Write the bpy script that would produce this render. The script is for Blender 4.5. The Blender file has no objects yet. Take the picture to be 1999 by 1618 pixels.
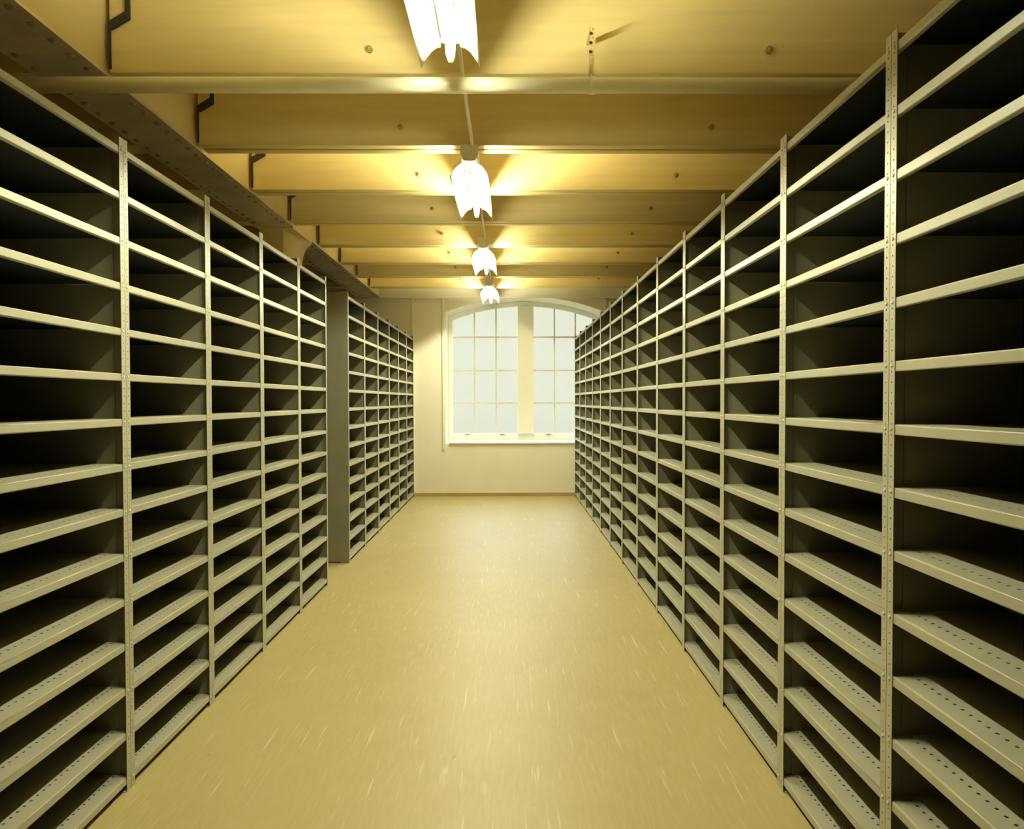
import bpy, math, random
from mathutils import Vector, Matrix

random.seed(7)
D = bpy.data
scene = bpy.context.scene
C = scene.collection
PI = math.pi

# ----------------------------------------------------------------- helpers
class MB:
    """collects boxes, prisms, tubes; build() links them as ONE mesh object"""
    def __init__(s):
        s.v, s.f, s.m, s.sm = [], [], [], []
    def face(s, idx, mat=0, smooth=False):
        s.f.append(tuple(idx)); s.m.append(mat); s.sm.append(smooth)
    def add(s, co):
        s.v.append(tuple(co)); return len(s.v) - 1
    def box(s, x0, x1, y0, y1, z0, z1, mat=0):
        b = len(s.v)
        for z in (z0, z1):
            for y in (y0, y1):
                for x in (x0, x1):
                    s.v.append((x, y, z))
        for q in ((0, 2, 3, 1), (4, 5, 7, 6), (0, 1, 5, 4), (2, 6, 7, 3), (0, 4, 6, 2), (1, 3, 7, 5)):
            s.face([b + i for i in q], mat)
    def prism(s, pts, a0, a1, axis='x', mat=0, smooth=()):
        """extrude a closed 2-D outline; axis x: pts=(y,z); y: pts=(x,z); z: pts=(x,y)"""
        n = len(pts); b = len(s.v)
        for a in (a0, a1):
            for p, q in pts:
                s.v.append({'x': (a, p, q), 'y': (p, a, q), 'z': (p, q, a)}[axis])
        for i in range(n):
            j = (i + 1) % n
            s.face((b + i, b + j, b + n + j, b + n + i), mat, i in smooth)
        s.face([b + i for i in range(n)][::-1], mat)
        s.face([b + n + i for i in range(n)], mat)
    def tube(s, p0, p1, r, n=16, mat=0, r1=None):
        p0, p1 = Vector(p0), Vector(p1)
        d = (p1 - p0).normalized()
        u = d.orthogonal().normalized(); w = d.cross(u)
        b = len(s.v)
        for p, rr in ((p0, r), (p1, r if r1 is None else r1)):
            for i in range(n):
                t = 2 * PI * i / n
                s.v.append(tuple(p + u * (rr * math.cos(t)) + w * (rr * math.sin(t))))
        for i in range(n):
            j = (i + 1) % n
            s.face((b + i, b + j, b + n + j, b + n + i), mat, True)
        s.face([b + i for i in range(n)][::-1], mat)
        s.face([b + n + i for i in range(n)], mat)
    def dome(s, c, nrm, r, h, mat=0, n=10, rings=3):
        c, d = Vector(c), Vector(nrm).normalized()
        u = d.orthogonal().normalized(); w = d.cross(u)
        b = len(s.v)
        for k in range(rings):
            a = k / rings * PI / 2
            for i in range(n):
                t = 2 * PI * i / n
                s.v.append(tuple(c + (u * math.cos(t) + w * math.sin(t)) * (r * math.cos(a)) + d * (h * math.sin(a))))
        top = s.add(c + d * h)
        for k in range(rings - 1):
            for i in range(n):
                j = (i + 1) % n
                s.face((b + k * n + i, b + k * n + j, b + (k + 1) * n + j, b + (k + 1) * n + i), mat, True)
        k = rings - 1
        for i in range(n):
            s.face((b + k * n + i, b + k * n + (i + 1) % n, top), mat, True)
        s.face([b + i for i in range(n)][::-1], mat)
    def holed_strip(s, O, U, V, N, u0, u1, vs, r, th, v0, v1, mat=0, n=8):
        """sheet of thickness th in plane (U,V) at O, u0..u1 wide, with round holes at u=mid and v in vs"""
        O, U, V, N = Vector(O), Vector(U), Vector(V), Vector(N)
        uc = (u0 + u1) / 2
        P = lambda u, v, k: s.add(O + U * u + V * v - N * (th * k))
        cuts = [v0] + [(a + b) / 2 for a, b in zip(vs, vs[1:])] + [v1]
        sides = []
        for k in (0, 1):
            row = [(P(u0, c, k), P(u1, c, k)) for c in cuts]
            rings = []
            for q, vc in enumerate(vs):
                ring = [P(uc + r * math.cos(2 * PI * (i + .5) / n), vc + r * math.sin(2 * PI * (i + .5) / n), k) for i in range(n)]
                a, b = row[q]; c, d = row[q + 1]
                # corners in ccw order starting at angle 45: (u1,v+),(u0,v+),(u0,v-),(u1,v-)
                cor = [d, c, a, b]
                e = n // 4
                def fc(ids):
                    s.face(ids if k == 0 else ids[::-1], mat)
                for g in range(4):
                    st = g * e + e // 2 - 1       # ring vert nearest below corner g
                    ids = [ring[(st + i) % n] for i in range(2)]
                    fc([cor[g], ids[1], ids[0]])
                    st2 = g * e + e // 2
                    seg = [ring[(st2 + i) % n] for i in range(e)]
                    fc([cor[g], cor[(g + 1) % 4]] + seg[::-1])
                rings.append(ring)
            sides.append((row, rings))
        (ra, ha), (rb, hb) = sides
        for x, y in zip(ha, hb):
            for i in range(n):
                j = (i + 1) % n
                s.face((x[i], y[i], y[j], x[j]), mat)
        for q in range(len(cuts) - 1):
            s.face((ra[q][0], rb[q][0], rb[q + 1][0], ra[q + 1][0])[::-1], mat)
            s.face((ra[q][1], rb[q][1], rb[q + 1][1], ra[q + 1][1]), mat)
        s.face((ra[0][0], ra[0][1], rb[0][1], rb[0][0]), mat)
        s.face((ra[-1][0], ra[-1][1], rb[-1][1], rb[-1][0])[::-1], mat)
    def mesh(s, name, mats):
        me = D.meshes.new(name)
        me.from_pydata(s.v, [], s.f)
        if not isinstance(mats, (list, tuple)):
            mats = [mats]
        for m in mats:
            me.materials.append(m)
        me.polygons.foreach_set('material_index', s.m)
        me.polygons.foreach_set('use_smooth', s.sm)
        me.update()
        return me
    def build(s, name, mats, parent=None, loc=(0, 0, 0)):
        return link(name, s.mesh(name, mats), parent, loc)

def link(name, data, parent=None, loc=(0, 0, 0)):
    o = D.objects.new(name, data); C.objects.link(o)
    o.location = loc
    if parent is not None:
        o.parent = parent
    return o
def tag(o, label=None, cat=None, group=None, kind=None):
    if label: o['label'] = label
    if cat: o['category'] = cat
    if group: o['group'] = group
    if kind: o['kind'] = kind
    return o
def empty(name, loc=(0, 0, 0), rz=0):
    o = D.objects.new(name, None); C.objects.link(o)
    o.location = loc; o.rotation_euler = (0, 0, rz)
    o.empty_display_size = .1
    return o
def copy_tree(o, parent=None):
    c = o.copy(); C.objects.link(c)
    if parent is not None:
        c.parent = parent
    for ch in list(o.children):
        copy_tree(ch, c)
    return c
def bevel(o, w=.004, seg=2):
    m = o.modifiers.new('bevel', 'BEVEL'); m.width = w; m.segments = seg; m.limit_method = 'ANGLE'
    return o

# --------------------------------------------------------------- materials
def mat_base(name):
    m = D.materials.new(name); m.use_nodes = True
    nt = m.node_tree; nt.nodes.clear()
    out = nt.nodes.new('ShaderNodeOutputMaterial')
    return m, nt, out
def N(nt, t, **kw):
    n = nt.nodes.new(t)
    for k, v in kw.items():
        setattr(n, k, v)
    return n
def paint(name, col, rough=.5, var=.06, scale=(6, 6, 6), spec=.5, metallic=0., bump=0., bscale=120., coords='Object', detail=3., col2=None):
    """painted surface: soft noise between two close tones, slight bump"""
    m, nt, out = mat_base(name)
    b = N(nt, 'ShaderNodeBsdfPrincipled')
    tc = N(nt, 'ShaderNodeTexCoord'); mp = N(nt, 'ShaderNodeMapping'); mp.inputs['Scale'].default_value = scale
    nz = N(nt, 'ShaderNodeTexNoise'); nz.inputs['Scale'].default_value = 1.; nz.inputs['Detail'].default_value = detail
    rp = N(nt, 'ShaderNodeValToRGB')
    rp.color_ramp.elements[0].position = .3; rp.color_ramp.elements[1].position = .7
    a = tuple(c * (1 - var) for c in col) + (1,)
    z = (tuple(min(1, c * (1 + var)) for c in col) if col2 is None else tuple(col2)) + (1,)
    rp.color_ramp.elements[0].color = a; rp.color_ramp.elements[1].color = z
    L = nt.links.new
    L(tc.outputs[coords], mp.inputs['Vector']); L(mp.outputs[0], nz.inputs['Vector']); L(nz.outputs['Fac'], rp.inputs[0])
    L(rp.outputs[0], b.inputs['Base Color'])
    b.inputs['Roughness'].default_value = rough; b.inputs['Metallic'].default_value = metallic
    b.inputs['Specular IOR Level'].default_value = spec
    if bump:
        n2 = N(nt, 'ShaderNodeTexNoise'); n2.inputs['Scale'].default_value = bscale
        bp = N(nt, 'ShaderNodeBump'); bp.inputs['Strength'].default_value = bump; bp.inputs['Distance'].default_value = .002
        L(tc.outputs['Object'], n2.inputs['Vector']); L(n2.outputs['Fac'], bp.inputs['Height']); L(bp.outputs[0], b.inputs['Normal'])
    L(b.outputs[0], out.inputs[0])
    return m

STEEL = (.44, .418, .295)
M = {}
M['steel'] = paint('grey_beige_shelf_enamel', STEEL, .34, .04, (9, 9, 9), bump=.06, bscale=500)
M['bolt_glint'] = paint('bolt_head_glint_tone', (.66, .65, .55), .3, .06, (200, 200, 200))  # paler than the enamel, the catch-light on the heads is painted in
M['panel'] = paint('olive_grey_side_sheet', (.20, .185, .115), .45, .05, (6, 6, 6), bump=.06, bscale=400)
M['back'] = paint('dark_interior_shade', (.016, .019, .019), .7, .1, (5, 5, 5), spec=.15)  # near-black paints the interior shade onto shelf backs and undersides
M['wall'] = paint('cream_wall_paint', (.82, .765, .60), .75, .03, (2, 2, 2), bump=.12, bscale=60)
M['wall_plain'] = paint('ochre_wall_paint', (.62, .52, .33), .8, .05, (2, 2, 2), bump=.15, bscale=50)
M['joist'] = paint('ochre_painted_timber', (.80, .645, .295), .6, .07, (.9, 14, 14), bump=.15, bscale=35)
M['boards'] = paint('ceiling_boards', (.84, .70, .36), .7, .08, (1, 8, 1))
M['pipe'] = paint('cream_pipe_enamel', (.90, .83, .56), .28, .04, (5, 40, 40), spec=.5)
M['pale'] = paint('pale_trim_paint', (.86, .81, .62), .5, .03, (8, 8, 8))
M['plate'] = paint('weathered_grey_steel', (.80, .72, .53), .42, .14, (3, 3, 3), metallic=.5, bump=.2, bscale=40)
M['rivet'] = paint('worn_rivet_head', (.34, .29, .19), .45, .15, (60, 60, 60))
M['casing'] = paint('girder_casing_paint', (.78, .63, .29), .65, .05, (1.5, 1.5, 1.5), bump=.1, bscale=40)
M['iron'] = paint('black_iron', (.03, .028, .022), .6, .2, (30, 30, 30))
M['white_enamel'] = paint('white_reflector_enamel', (.86, .85, .78), .35, .02, (10, 10, 10))
M['sash'] = paint('white_window_paint', (.86, .84, .74), .5, .02, (6, 6, 6))
M['knot'] = paint('ochre_bolt_head', (.42, .30, .12), .55, .1, (40, 40, 40))
M['bar'] = paint('beige_glazing_bar_paint', (.66, .62, .48), .5, .03, (6, 6, 6))
M['base'] = paint('ochre_skirting', (.42, .30, .11), .5, .08, (2, 20, 20))
M['brass'] = paint('brown_window_stay', (.30, .22, .12), .45, .1, (40, 40, 40))

def floor_material():
    m, nt, out = mat_base('streaked_linoleum')
    L = nt.links.new
    b = N(nt, 'ShaderNodeBsdfPrincipled')
    tc = N(nt, 'ShaderNodeTexCoord')
    def noise(scale, detail=2., seed=0.):
        mp = N(nt, 'ShaderNodeMapping'); mp.inputs['Scale'].default_value = scale; mp.inputs['Location'].default_value = (seed, seed * 1.7, 0)
        nz = N(nt, 'ShaderNodeTexNoise'); nz.inputs['Scale'].default_value = 1.; nz.inputs['Detail'].default_value = detail
        L(tc.outputs['Object'], mp.inputs[0]); L(mp.outputs[0], nz.inputs['Vector'])
        return nz.outputs['Fac']
    def ramp(src, p0, p1):
        r = N(nt, 'ShaderNodeMapRange'); r.inputs['From Min'].default_value = p0; r.inputs['From Max'].default_value = p1
        L(src, r.inputs['Value']); return r.outputs[0]
    def mix(f, a, c):
        x = N(nt, 'ShaderNodeMix', data_type='RGBA')
        if isinstance(f, float): x.inputs['Factor'].default_value = f
        else: L(f, x.inputs['Factor'])
        for s, k in ((a, 6), (c, 7)):
            if isinstance(s, tuple): x.inputs[k].default_value = s + (1,)
            else: L(s, x.inputs[k])
        return x.outputs[2]
    base = mix(ramp(noise((1.4, .9, 1), 3), .35, .65), FLOOR_A, FLOOR_B)
    fine = mix(ramp(noise((55, 7, 1), 3, 3.), .45, .75), base, FLOOR_C)
    pale = mix(ramp(noise((48, 2.2, 1), 2, 9.), .63, .75), fine, FLOOR_D)
    dark = mix(ramp(noise((26, 7, 1), 1.5, 17.), .74, .80), pale, FLOOR_E)
    L(dark, b.inputs['Base Color'])
    rr = N(nt, 'ShaderNodeMapRange'); rr.inputs['To Min'].default_value = .40; rr.inputs['To Max'].default_value = .50
    L(noise((3, 3, 1), 3, 5.), rr.inputs['Value']); L(rr.outputs[0], b.inputs['Roughness'])
    b.inputs['Specular IOR Level'].default_value = .45
    bp = N(nt, 'ShaderNodeBump'); bp.inputs['Strength'].default_value = .05; bp.inputs['Distance'].default_value = .002
    L(noise((30, 30, 1), 3, 2.), bp.inputs['Height']); L(bp.outputs[0], b.inputs['Normal'])
    L(b.outputs[0], out.inputs[0])
    return m
FLOOR_A, FLOOR_B, FLOOR_C, FLOOR_D, FLOOR_E = (.425, .345, .14), (.455, .372, .155), (.48, .398, .178), (.60, .53, .32), (.34, .265, .10)
M['floor'] = floor_material()

def emit(name, col, strength):
    m, nt, out = mat_base(name)
    e = N(nt, 'ShaderNodeEmission'); e.inputs[0].default_value = col + (1,); e.inputs[1].default_value = strength
    nt.links.new(e.outputs[0], out.inputs[0]); return m
TUBE_COL, TUBE_L = (1., .98, .68), 520.
M['tube'] = emit('lit_fluorescent_tube', TUBE_COL, TUBE_L)

def glass():
    m, nt, out = mat_base('window_glass')
    t = N(nt, 'ShaderNodeBsdfTransparent'); t.inputs[0].default_value = (.96, .97, .96, 1)
    g = N(nt, 'ShaderNodeBsdfGlossy'); g.inputs['Roughness'].default_value = .5
    x = N(nt, 'ShaderNodeMixShader'); x.inputs[0].default_value = .02
    nt.links.new(t.outputs[0], x.inputs[1]); nt.links.new(g.outputs[0], x.inputs[2]); nt.links.new(x.outputs[0], out.inputs[0])
    return m
M['glass'] = glass()
def opal(name, col, f):
    m, nt, out = mat_base(name)
    d = N(nt, 'ShaderNodeBsdfDiffuse'); t = N(nt, 'ShaderNodeBsdfTranslucent'); x = N(nt, 'ShaderNodeMixShader')
    tc = N(nt, 'ShaderNodeTexCoord'); nz = N(nt, 'ShaderNodeTexNoise'); nz.inputs['Scale'].default_value = 8
    rp = N(nt, 'ShaderNodeValToRGB')
    rp.color_ramp.elements[0].color = tuple(c * .97 for c in col) + (1,); rp.color_ramp.elements[1].color = col + (1,)
    L = nt.links.new
    L(tc.outputs['Object'], nz.inputs['Vector']); L(nz.outputs['Fac'], rp.inputs[0])
    L(rp.outputs[0], d.inputs[0]); L(rp.outputs[0], t.inputs[0]); x.inputs[0].default_value = f
    L(d.outputs[0], x.inputs[1]); L(t.outputs[0], x.inputs[2]); L(x.outputs[0], out.inputs[0])
    return m
M['opal'] = opal('opal_white_reflector', (.95, .93, .85), .62)

# ------------------------------------------------------------ measurements
BAY = .8903
XL, XR = -1.609, 1.154            # front planes of the left and right racks
YL, YM, YR = 3.2139, 7.6822, 3.1777   # a post line of each rack
HP = 2.748                        # post height
Z0, DZ, NS = .061, .18936, 15     # top of the lowest shelf lip, shelf pitch, shelves per bay
DEPTH = .55
WALL_Y = 13.06
CEIL, JB = 3.95, 3.43             # ceiling boards, underside of joists
XLW, XRW, YB = -4.4, 3.0, -3.0

# ------------------------------------------------------------------- room
def plain(name, bx, m, kind='structure'):
    b = MB(); b.box(*bx); return tag(b.build(name, m), kind=kind)
plain('floor', (XLW - .1, XRW + .1, YB - .1, WALL_Y + .9, -.12, 0), M['floor'])
plain('ceiling', (XLW - .1, XRW + .1, YB - .1, WALL_Y + .9, CEIL, CEIL + .1), M['boards'])
plain('wall_left', (XLW - .1, XLW, YB - .1, WALL_Y + .4, 0, CEIL), M['wall_plain'])
plain('wall_right', (XRW, XRW + .1, YB - .1, WALL_Y + .4, 0, CEIL), M['wall_plain'])
plain('wall_back', (XLW, XRW, YB - .1, YB, 0, CEIL), M['wall_plain'])

# far wall with the segmental-arch opening
WCX, WHW, WSILL, WSPR, WRISE = .31, 1.376, .90, 3.160, .272
WR = (WHW ** 2 + WRISE ** 2) / (2 * WRISE)
def arch_z(x, inset=0.):
    cz = WSPR + WRISE - WR
    return cz + math.sqrt((WR - inset) ** 2 - (x - WCX) ** 2)
WT = .85
K = 1.027
b = MB()
x0, x1 = WCX - WHW, WCX + WHW
b.box(XLW, x0, WALL_Y, WALL_Y + WT, 0, CEIL)
b.box(x1, XRW, WALL_Y, WALL_Y + WT, 0, CEIL)
b.box(x0, x1, WALL_Y, WALL_Y + WT, 0, WSILL)
n = 32
arc = [(x0 + (x1 - x0) * i / n, arch_z(x0 + (x1 - x0) * i / n)) for i in range(n + 1)]
for i in range(n):
    (xa, za), (xb, zb) = arc[i], arc[i + 1]
    b.prism([(xa, za), (xb, zb), (xb, CEIL), (xa, CEIL)], WALL_Y, WALL_Y + WT, 'y')
tag(b.build('wall_far', M['wall']), kind='structure')
# skirting, pale cover strips and the rail under the last joist
plain('baseboard_far', (XLW, XRW, WALL_Y - .018, WALL_Y - .0005, .0005, .055), M['base'])
k = 0
for x, za, zb in ((-1.628, .06, JB - .03), (-1.10, .80, JB - .03), (1.69, .80, JB - .03), (2.22, .06, JB - .03)):
    k += 1
    b = MB(); b.prism([(x - .022, WALL_Y - .001), (x + .022, WALL_Y - .001), (x + .016, WALL_Y - .025), (x - .016, WALL_Y - .025)], za, zb, 'z')
    tag(b.build('trim_%d' % k, M['pale']), kind='structure')
plain('trim_5', (XLW + .001, XRW - .001, WALL_Y - .05, WALL_Y - .001, JB - .028, JB - .001), M['pale'])

# window
w = tag(empty('window_1', (WCX, WALL_Y + .70, WSILL)), kind='structure')
def wl(mb, name, m):            # mesh written in world coordinates, kept under the window
    return mb.build(name, m, w, (-w.location.x, -w.location.y, -w.location.z))
GY0, GY1 = WALL_Y + .67, WALL_Y + .75
INS = .085
fx0, fx1 = x0 + .002, x1 - .002
b = MB()
b.box(fx0, fx0 + INS - .01, GY0, GY1, WSILL + .03, arch_z(fx0 + .001) - .003)
b.box(fx1 - INS + .01, fx1, GY0, GY1, WSILL + .03, arch_z(fx1 - .001) - .003)
b.box(fx0 + INS - .01, fx1 - INS + .01, GY0, GY1, WSILL + .03, 1.05)
aa = [fx0 + INS - .01 + (fx1 - fx0 - 2 * INS + .02) * i / n for i in range(n + 1)]
for xa, xb in zip(aa, aa[1:]):
    b.prism([(xa, arch_z(xa, INS)), (xb, arch_z(xb, INS)), (xb, arch_z(xb) - .002), (xa, arch_z(xa) - .002)], GY0, GY1, 'y')
wl(b, 'window_frame', M['sash'])
MX0, MX1 = .182 * K, .458 * K
b = MB()
for i in range(6):
    xa, xb = MX0 + (MX1 - MX0) * i / 6, MX0 + (MX1 - MX0) * (i + 1) / 6
    b.prism([(xa, 1.051), (xb, 1.051), (xb, arch_z(xb, INS) - .001), (xa, arch_z(xa, INS) - .001)], GY0 - .06, GY1, 'y')
wl(b, 'mullion', M['wall'])
for s0, s1 in ((fx0 + INS - .009, MX0 - .001), (MX1 + .001, fx1 - INS + .009)):
    bars = [s0 + (s1 - s0) * q / 3 for q in (1, 2)]
    for q in bars:
        b = MB(); b.box(q - .013, q + .013, GY0 + .015, GY1 - .015, 1.051, arch_z(q, INS) - .004)
        wl(b, 'glazing_bar', M['bar'])
    for z in (1.60, 2.190, 2.793):
        b = MB(); b.box(s0 + .001, s1 - .001, GY0 + .018, GY1 - .018, z - .013, z + .013)
        wl(b, 'glazing_bar', M['bar'])
    b = MB(); ns = 14
    xs = [s0 + .001 + (s1 - s0 - .002) * i / ns for i in range(ns + 1)]
    b.prism([(xs[0], 1.051), (xs[-1], 1.051)] + [(x, arch_z(x, INS) - .005) for x in xs[::-1]], GY0 + .036, GY0 + .041, 'y')
    tag(wl(b, 'pane', M['glass']), label='clear glass sash glowing with daylight')
b = MB(); b.box(x0 + .06, x1 - .06, WALL_Y - .035, GY0 - .002, WSILL + .001, WSILL + .029)
bevel(wl(b, 'window_sill', M['sash']), .006)
for x in (-.724, -.10, .744):
    b = MB(); b.box(x - .05, x + .05, GY0 - .022, GY0 - .001, 1.025, 1.037); b.box(x - .012, x + .012, GY0 - .03, GY0 - .001, 1.02, 1.046)
    wl(b, 'window_stay', M['brass'])

# ---------------------------------------------------------------- girder
GX0, GX1 = -2.557, -2.168
g = tag(empty('ceiling_girder', ((GX0 + GX1) / 2, 5, JB)), 'long riveted girder with grey steel underside running along the ceiling above the left rack', 'girder', kind='thing')
def gl(mb, name, m):
    return mb.build(name, m, g, (-g.location.x, -g.location.y, -g.location.z))
b = MB(); b.box(GX0 + .015, GX1 - .015, YB + .01, WALL_Y - .06, JB, CEIL - .002)
gl(b, 'casing', M['casing'])
b = MB(); b.dome((0, 0, 0), (0, 0, -1), .021, .013, 0, 10, 3); RIV = b.mesh('rivet', M['rivet'])
for ya, yb in ((YB + .01, 7.75), (8.50, WALL_Y - .06)):
    b = MB(); b.box(GX0, GX1, ya, yb, JB - .016, JB - .0005)
    pl = gl(b, 'flange_plate', M['plate']); pl['label'] = 'dark grey riveted steel flange plate'
    y = max(ya, 2.9) + .07
    while y < yb - .04:
        for x in (GX0 + .055, GX1 - .055):
            link('rivet', RIV, pl, (x - 0, y, JB - .016))
        y += .158
b = MB(); b.box(GX0 + .01, GX1 - .005, 7.752, 8.498, JB - .0295, JB - .0005)
gl(b, 'bearing_plate', M['casing'])

# column that carries the girder (its shaft stands behind the left rack)
cl = tag(empty('column', ((GX0 + GX1) / 2, 8.6, 0)), 'cream painted column with flared head rising behind the left rack to the girder', 'column', kind='thing')
cl.location = (-2.40, 8.14, 0)
ox, oy = 2.40, -8.14
b = MB(); b.box(-2.52 + ox, -2.285 + ox, 7.78 + oy, 8.50 + oy, 0, 3.099)
bevel(b.build('shaft', M['casing'], cl), .01, 2)
b = MB()
lv = [(3.10, -2.285), (3.17, -2.284), (3.24, -2.275), (3.30, -2.255), (3.35, -2.225), (JB - .0300, -2.172)]
for zz, xf in lv:
    for x, y in ((-2.52, 7.78), (-2.285, 7.78), (xf, 8.50), (-2.52, 8.50)):
        b.add((x + ox, y + oy, zz))
for q in range(len(lv) - 1):
    for i in range(4):
        j = (i + 1) % 4
        b.face((4 * q + i, 4 * q + j, 4 * q + 4 + j, 4 * q + 4 + i), 0, i in (1, 2))
b.face((3, 2, 1, 0)); q = 4 * (len(lv) - 1); b.face((q, q + 1, q + 2, q + 3))
b.build('flared_head', M['casing'], cl)

# ---------------------------------------------------------------- joists
JY = [4.17, 5.34, 6.46, 7.59, 8.72, 9.84, 10.92, 11.92]
JW = .18
ordn = ['nearest', 'second', 'third', 'fourth', 'fifth', 'sixth', 'seventh', 'farthest']
where = ['with the round pipe hung in front of it', 'crossing above the head end of the second lamp', 'crossing above the middle of the second lamp',
         'crossing between the second and third lamps', 'crossing above the third lamp', 'crossing just beyond the third lamp',
         'crossing just before the last lamp', 'crossing above the last lamp by the window wall']
GAP = .028
joists = []
for i, y in enumerate(JY):
    j = empty('ceiling_joist', (.3, y, JB))
    tag(j, '%s ochre timber joist from the camera, %s' % (ordn[i], where[i]), 'joist', 'ochre ceiling joists across the aisle', 'thing')
    b = MB()
    hwj = (JW - GAP) / 2
    b.box(GX1 + .012 - .3, XRW - .002 - .3, 0, hwj, 0, CEIL - JB - .002)
    b.box(GX1 + .012 - .3, XRW - .002 - .3, hwj + GAP, JW, 0, CEIL - JB - .002)
    b.box(GX1 + .02 - .3, XRW - .01 - .3, hwj, hwj + GAP, .07, CEIL - JB - .01)
    bevel(b.build('timber', M['joist'], j), .006)
    for x in (-.745, 1.43):
        b = MB(); b.tube((x - .3, -.022, .125), (x - .3, -.001, .125), .018, 10); b.dome((x - .3, -.022, .125), (0, -1, 0), .013, .012)
        b.build('bolt', M['knot'], j)
    b = MB()
    # iron strap at the joist's left end, rising to the right
    ax = GX1 + .012 - .3
    b.prism([(ax + .002, .23), (ax + .025, .23), (ax + .118, .285), (ax + .118, .40), (ax + .092, .40), (ax + .092, .325), (ax + .002, .272)], -.014, -.001, 'y')
    b.box(ax + .001, ax + .012, -.010, -.001, .02, .232)  # black strip painted in for the shadowed gap beside the girder
    b.build('strap_and_gap_shade', M['iron'], j)
    joists.append(j)
for i, y in enumerate(JY):
    b = MB(); b.box(XLW + .002, GX0 - .002, y, y + JW, JB, CEIL - .002)
    o = b.build('ceiling_joist', M['joist'])
    tag(o, '%s short timber joist left of the girder, dim above the left rack' % ordn[i], 'joist', 'short ceiling joists left of the girder', 'thing')

# ------------------------------------------------------- pipe and its hanger
PY, PZ, PR = 3.88, 3.2466, .039
p = tag(empty('ceiling_pipe', (.3, PY, PZ)), 'thick cream painted round pipe crossing the aisle under the nearest joist', 'pipe')
b = MB(); b.tube((XLW + .01 - .3, 0, 0), (XRW - .01 - .3, 0, 0), PR, 28)
b.build('pipe_tube', M['pipe'], p)
h = tag(empty('pipe_hanger', (.434, 3.943, PZ)), 'perforated metal strap hanger holding the cream pipe right of the nearest lamp', 'hanger')
b = MB()
b.holed_strip((0, .02, 0), (1, 0, 0), (0, 0, 1), (0, -1, 0), -.013, .013, [.09 + .047 * q for q in range(6)], .0065, .004, .05, .36)
b.build('strap', M['joist'], h, (0, .0, 0)).rotation_euler = (0, math.radians(2.5), 0)
b = MB()
for i in range(20):
    t0, t1 = 2 * PI * i / 20, 2 * PI * (i + 1) / 20
    ra, rb = PR + .0005, PR + .005
    yy, zz = PY - 3.943, 0
    b.prism([(yy + ra * math.cos(t0), ra * math.sin(t0)), (yy + rb * math.cos(t0), rb * math.sin(t0)),
             (yy + rb * math.cos(t1), rb * math.sin(t1)), (yy + ra * math.cos(t1), ra * math.sin(t1))], -.014, .014, 'x')
b.build('clamp_ring', M['pipe'], h)
b = MB(); b.box(-.002, .026, .0205, .2265, .335, .352); b.build('wall_bracket', M['joist'], h)
for q in (2, 3, 4):
    b = MB(); b.dome((-.005 + .0019 * q, .016, .09 + .047 * q + .022), (0, -1, 0), .008, .006)
    b.build('bolt', M['iron'], h)  # added dark domes standing in for the shade in the strap holes
b = MB(); b.box(-.03, .034, -.040, .016, .043, .052)
b.build('clamp_bolt', M['iron'], h)

# ----------------------------------------------------------------- lamps
LX, TZ = -.262, 3.282
def make_lamp():
    root = empty('ceiling_lamp', (LX, 0, JB))
    z = TZ - JB
    Lh = .64
    b = MB()
    # gear channel against the joists
    b.prism([(-.037, z + .034), (.037, z + .034), (.060, z + .075), (.060, z + .147), (-.060, z + .147), (-.060, z + .075)], -Lh, Lh, 'y')
    b.build('gear_channel', M['white_enamel'], root)
    for s in (-1, 1):
        b = MB()
        pts = [(.045, .017), (.066, .011), (.088, -.004), (.106, -.026), (.122, -.050), (.136, -.079)]
        out = [(s * x, z + zz) for x, zz in pts] + [(s * (x + .0015), z + zz + .0025) for x, zz in pts[::-1]]
        if s < 0: out = out[::-1]
        b.prism(out, -Lh, Lh, 'y', 0, set(range(5)) | set(range(6, 11)))
        for y in (-Lh + .02, Lh - .02):      # small arms that carry the wing from the channel
            b.prism([(s * .036, z + .042), (s * .050, z + .0195), (s * .060, z + .016), (s * .055, z + .060)], y - .004, y + .004, 'y')
        b.build('reflector_wing', M['opal'], root)
    for s in (-1, 1):
        b = MB()
        b.prism([(-.022, z + .0335), (-.024, z + .012), (-.020, z - .030), (-.011, z - .054), (.011, z - .054), (.020, z - .030), (.024, z + .012), (.022, z + .0335)], s * .626 - .012, s * .626 + .012, 'y')
        b.build('lamp_holder', M['opal'], root)
    b = MB(); b.tube((0, -.613, z), (0, .613, z), .016, 16)
    tb = b.build('fluorescent_tube', M['tube'], root); tb['label'] = 'glowing warm white fluorescent tube'
    return root
lamp = make_lamp()
lab = ['fluorescent ceiling lamp nearest the camera, cut off by the top of the picture',
       'second fluorescent ceiling lamp from the camera, large and whole in view',
       'third fluorescent ceiling lamp from the camera, smaller and above the aisle centre',
       'farthest and smallest fluorescent ceiling lamp, right before the arched window']
LFAR = [3.58, 6.59, 9.60, 12.36]
lamps = []
for i in range(4):
    o = lamp if i == 0 else copy_tree(lamp)
    o.location.y = LFAR[i] - .64
    tag(o, lab[i], 'lamp', 'row of fluorescent lamps along the aisle')
    lamps.append(o)
for i in range(3):
    b = MB(); ya, yb = LFAR[i] + .001, LFAR[i + 1] - 1.281
    b.tube((-.240, ya, JB - .0116), (-.240, yb, JB - .0116), .0115, 10)
    tag(b.build('ceiling_conduit', M['pale']), ['thin pale conduit from the nearest lamp to the second lamp', 'thin pale conduit from the second lamp to the third lamp',
        'thin pale conduit from the third lamp to the farthest lamp'][i], 'conduit', 'conduits between the ceiling lamps')

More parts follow.
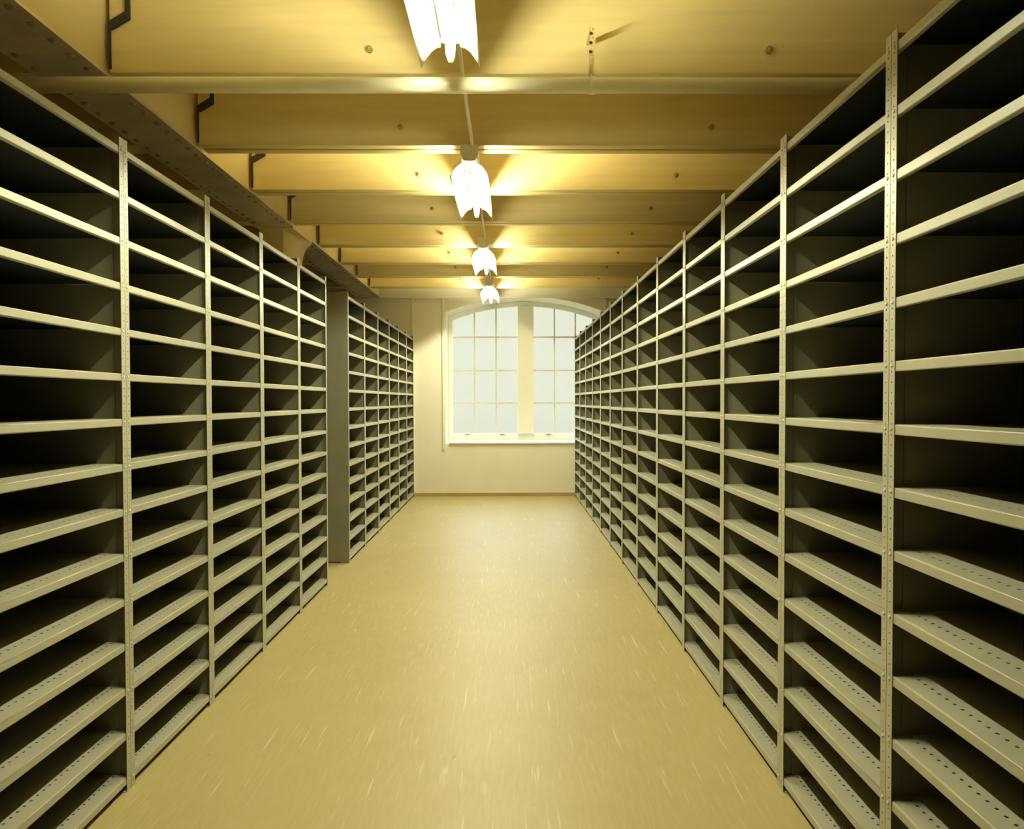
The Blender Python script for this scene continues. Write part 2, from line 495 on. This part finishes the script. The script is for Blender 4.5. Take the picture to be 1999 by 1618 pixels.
# --------------------------------------------------------------- shelving
HB = BAY / 2 - .0014
FW, SW, TH = .0325, .068, .002
pitch = DZ / 6
nz = int((HP - .03) / pitch)
hz = [Z0 - .016 - pitch * .5 + pitch * q for q in range(nz)]
hz = [z for z in hz if .02 < z < HP - .012]
def shelf_z(k): return Z0 + DZ * k
def upright_mesh(s, bolts, front=True):
    """angle post on the side s (+1/-1) of the bay; front flange in the plane y=0 facing -y"""
    b = MB()
    if front:
        lo, hi = (HB - FW, HB) if s > 0 else (-HB, -HB + FW)
        b.holed_strip((0, 0, 0), (1, 0, 0), (0, 0, 1), (0, -1, 0), lo, hi, hz, .0031, TH, 0, HP)
        # side flange, pointing into the rack, facing outward; shade painted in by panel colour
        if s > 0:
            b.holed_strip((HB, 0, 0), (0, 1, 0), (0, 0, 1), (1, 0, 0), TH, TH + .09, hz, .0031, TH, 0, HP, 2)
        else:
            b.holed_strip((-HB, 0, 0), (0, -1, 0), (0, 0, 1), (-1, 0, 0), -TH - .09, -TH, hz, .0031, TH, 0, HP, 2)
        xc = s * (HB - FW / 2)
        if bolts:
            for k in range(NS):
                b.dome((xc, 0, shelf_z(k) - .014), (0, -1, 0), .0062, .0042, 1, 10, 3)
        # small foot plate
        b.box(min(s * HB, s * (HB - .040)), max(s * HB, s * (HB - .040)), .004, .05, 0, .004)
    return b
def shelf_mesh():
    b = MB()
    X = HB - .0075
    y0, yb = TH + .0008, DEPTH - .006
    r, t, lip = .0044, .0015, .032
    # front lip with rolled top and bottom edges, as one closed thin profile
    ho = .064
    UND = 1
    # outer path: from the deck to the front face (top roll)
    top = [(y0 + r - r * math.sin(PI / 2 * q / 5), -r + r * math.cos(PI / 2 * q / 5)) for q in range(6)]
    bot = [(y0 + r - r * math.cos(PI / 2 * q / 5), -lip + r - r * math.sin(PI / 2 * q / 5)) for q in range(6)]
    rin = r - t
    topi = [(y0 + r - rin * math.sin(PI / 2 * q / 5), -r + rin * math.cos(PI / 2 * q / 5)) for q in range(6)]
    boti = [(y0 + r - rin * math.cos(PI / 2 * q / 5), -lip + r - rin * math.sin(PI / 2 * q / 5)) for q in range(6)]
    path = [(ho - .012, 0)] + top + bot + [(.018, -lip)]
    pathi = [(ho - .012, -t)] + topi + boti + [(.018, -lip + t)]
    pts = path + pathi[::-1]
    sm = {1, 2, 3, 4, 5, 7, 8, 9, 10, 11}
    b.prism(pts, -X, X, 'x', 0, sm)
    # perforated strip, deck, second perforated strip, back lip
    m = 24; px = 2 * X / m
    hx = [-X + px * (q + .5) for q in range(m)]
    b.holed_strip((0, 0, 0), (0, 1, 0), (1, 0, 0), (0, 0, 1), ho - .012, ho + .012, hx, .0055, t, -X, X)
    b.box(-X, X, ho + .012, yb, -t, 0)
    b.box(-X + .001, X - .001, .0195, yb - .0005, -t - .0012, -t - .0002, UND)  # dark sheet under the deck, shade put into its colour
    return b
ME = {
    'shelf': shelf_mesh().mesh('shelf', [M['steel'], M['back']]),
    'up+': upright_mesh(1, True).mesh('upright', [M['steel'], M['bolt_glint'], M['panel']]),
    'up-': upright_mesh(-1, True).mesh('upright', [M['steel'], M['bolt_glint'], M['panel']]),
    'upn+': upright_mesh(1, False).mesh('upright', [M['steel'], M['bolt_glint'], M['panel']]),
    'upn-': upright_mesh(-1, False).mesh('upright', [M['steel'], M['bolt_glint'], M['panel']]),
}
b = MB(); b.box(HB - .0055, HB - .0025, .045, DEPTH - .004, .012, HP - .004); ME['pan+'] = b.mesh('side_panel', M['panel'])
b = MB(); b.box(-HB + .0025, -HB + .0055, .045, DEPTH - .004, .012, HP - .004); ME['pan-'] = b.mesh('side_panel', M['panel'])
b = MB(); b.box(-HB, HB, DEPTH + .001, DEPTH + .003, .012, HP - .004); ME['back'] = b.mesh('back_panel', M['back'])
b = MB(); b.dome((0, 0, 0), (0, -1, 0), .0062, .0042, 0, 10, 3); ME['bolt'] = b.mesh('bolt', M['bolt_glint'])

def make_unit(near):
    root = empty('shelving_bay')
    for s, c in ((1, '+'), (-1, '-')):
        u = link('upright', ME[('upn' if near else 'up') + c], root)
        if near:
            for k in range(NS):
                link('bolt', ME['bolt'], u, (s * (HB - FW / 2), 0, shelf_z(k) - .014))
        link('side_panel', ME['pan' + c], root)
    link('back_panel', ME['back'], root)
    for k in range(NS):
        link('shelf', ME['shelf'], root, (0, 0, shelf_z(k)))
    return root
protos = {}
def place(x, y, rz, label, group, near):
    if near not in protos:
        o = protos[near] = make_unit(near)
    else:
        o = copy_tree(protos[near])
    o.location = (x, y, 0); o.rotation_euler = (0, 0, rz)
    return tag(o, label, 'shelving', group)
nth = ['nearest', 'second', 'third', 'fourth', 'fifth', 'sixth', 'seventh', 'eighth', 'ninth', 'tenth', 'eleventh', 'twelfth', 'farthest']
for i in range(13):
    y = YR + (i - 1.5) * BAY
    lb = {0: 'nearest bay of the right-hand shelving rack, cut off by the right picture edge',
          12: 'farthest bay of the right-hand shelving rack, against the window wall'}.get(i, '%s empty steel shelving bay from the camera in the right-hand rack' % nth[i])
    place(XR, y, -PI / 2, lb, 'bays of the right-hand shelving rack', i < 5)
for i in range(5):
    y = YL + (i - .5) * BAY
    lb = {0: 'nearest bay of the left-hand shelving rack, cut off by the left picture edge',
          4: 'last bay of the front left rack, right before the gap'}.get(i, '%s empty steel shelving bay from the camera in the front left rack' % nth[i])
    place(XL, y, PI / 2, lb, 'bays of the front left shelving rack', i < 3)
for i in range(6):
    y = YM + (i + .5) * BAY
    lb = {0: 'first bay of the rear left rack, its olive grey end panel facing the gap',
          5: 'farthest bay of the rear left rack, against the window wall'}.get(i, '%s empty steel shelving bay past the gap in the rear left rack' % nth[i])
    place(XL, y, PI / 2, lb, 'bays of the rear left shelving rack', False)

# ------------------------------------------------------------------ light
wd = D.worlds.new('daylight'); scene.world = wd; wd.use_nodes = True
nt = wd.node_tree; nt.nodes.clear()
out = N(nt, 'ShaderNodeOutputWorld'); bg = N(nt, 'ShaderNodeBackground')
tc = N(nt, 'ShaderNodeTexCoord'); sp = N(nt, 'ShaderNodeSeparateXYZ'); rp = N(nt, 'ShaderNodeValToRGB')
e = rp.color_ramp.elements
e[0].position = 0.; e[0].color = (.45, .46, .40, 1)
e[1].position = 1.; e[1].color = (3.8, 4.8, 5.8, 1)
for ps, col in ((.46, (.50, .52, .44, 1)), (.495, (.585, .595, .485, 1)), (.58, (.585, .595, .485, 1)), (.66, (2.5, 3.1, 3.7, 1))):
    q = e.new(ps); q.color = col
mr = N(nt, 'ShaderNodeMapRange'); mr.inputs['From Min'].default_value = -1; mr.inputs['From Max'].default_value = 1
L = nt.links.new
L(tc.outputs['Generated'], sp.inputs[0]); L(sp.outputs['Z'], mr.inputs['Value']); L(mr.outputs[0], rp.inputs[0])
L(rp.outputs[0], bg.inputs[0]); bg.inputs[1].default_value = 1.53
L(bg.outputs[0], out.inputs[0])

# ----------------------------------------------------------------- camera
cam = D.cameras.new('camera'); co = D.objects.new('camera', cam); C.objects.link(co)
rt = Vector((0.999968804063486, -0.007641507409077455, -0.0019995660425532386))
up = Vector((0.002158007670804765, 0.020782658116654976, 0.9997816882322355))
fw = Vector((0.007598282880642537, 0.9997548141850197, -0.020798500213777077))
mw = Matrix((rt, up, -fw)).transposed().to_4x4(); mw.translation = (0, 0, 1.65)
co.matrix_world = mw
cam.sensor_fit = 'HORIZONTAL'; cam.sensor_width = 36.
cam.lens = 1480. / 1999. * 36.
cam.shift_x = -2.5 / 1999; cam.shift_y = 3. / 1999
cam.clip_start = .02; cam.clip_end = 200
scene.camera = co

vs = scene.view_settings
scene.display_settings.display_device = 'sRGB'
vs.view_transform = 'Standard'; vs.look = 'None'; vs.gamma = 1.; vs.use_curve_mapping = False
vs.exposure = 0.
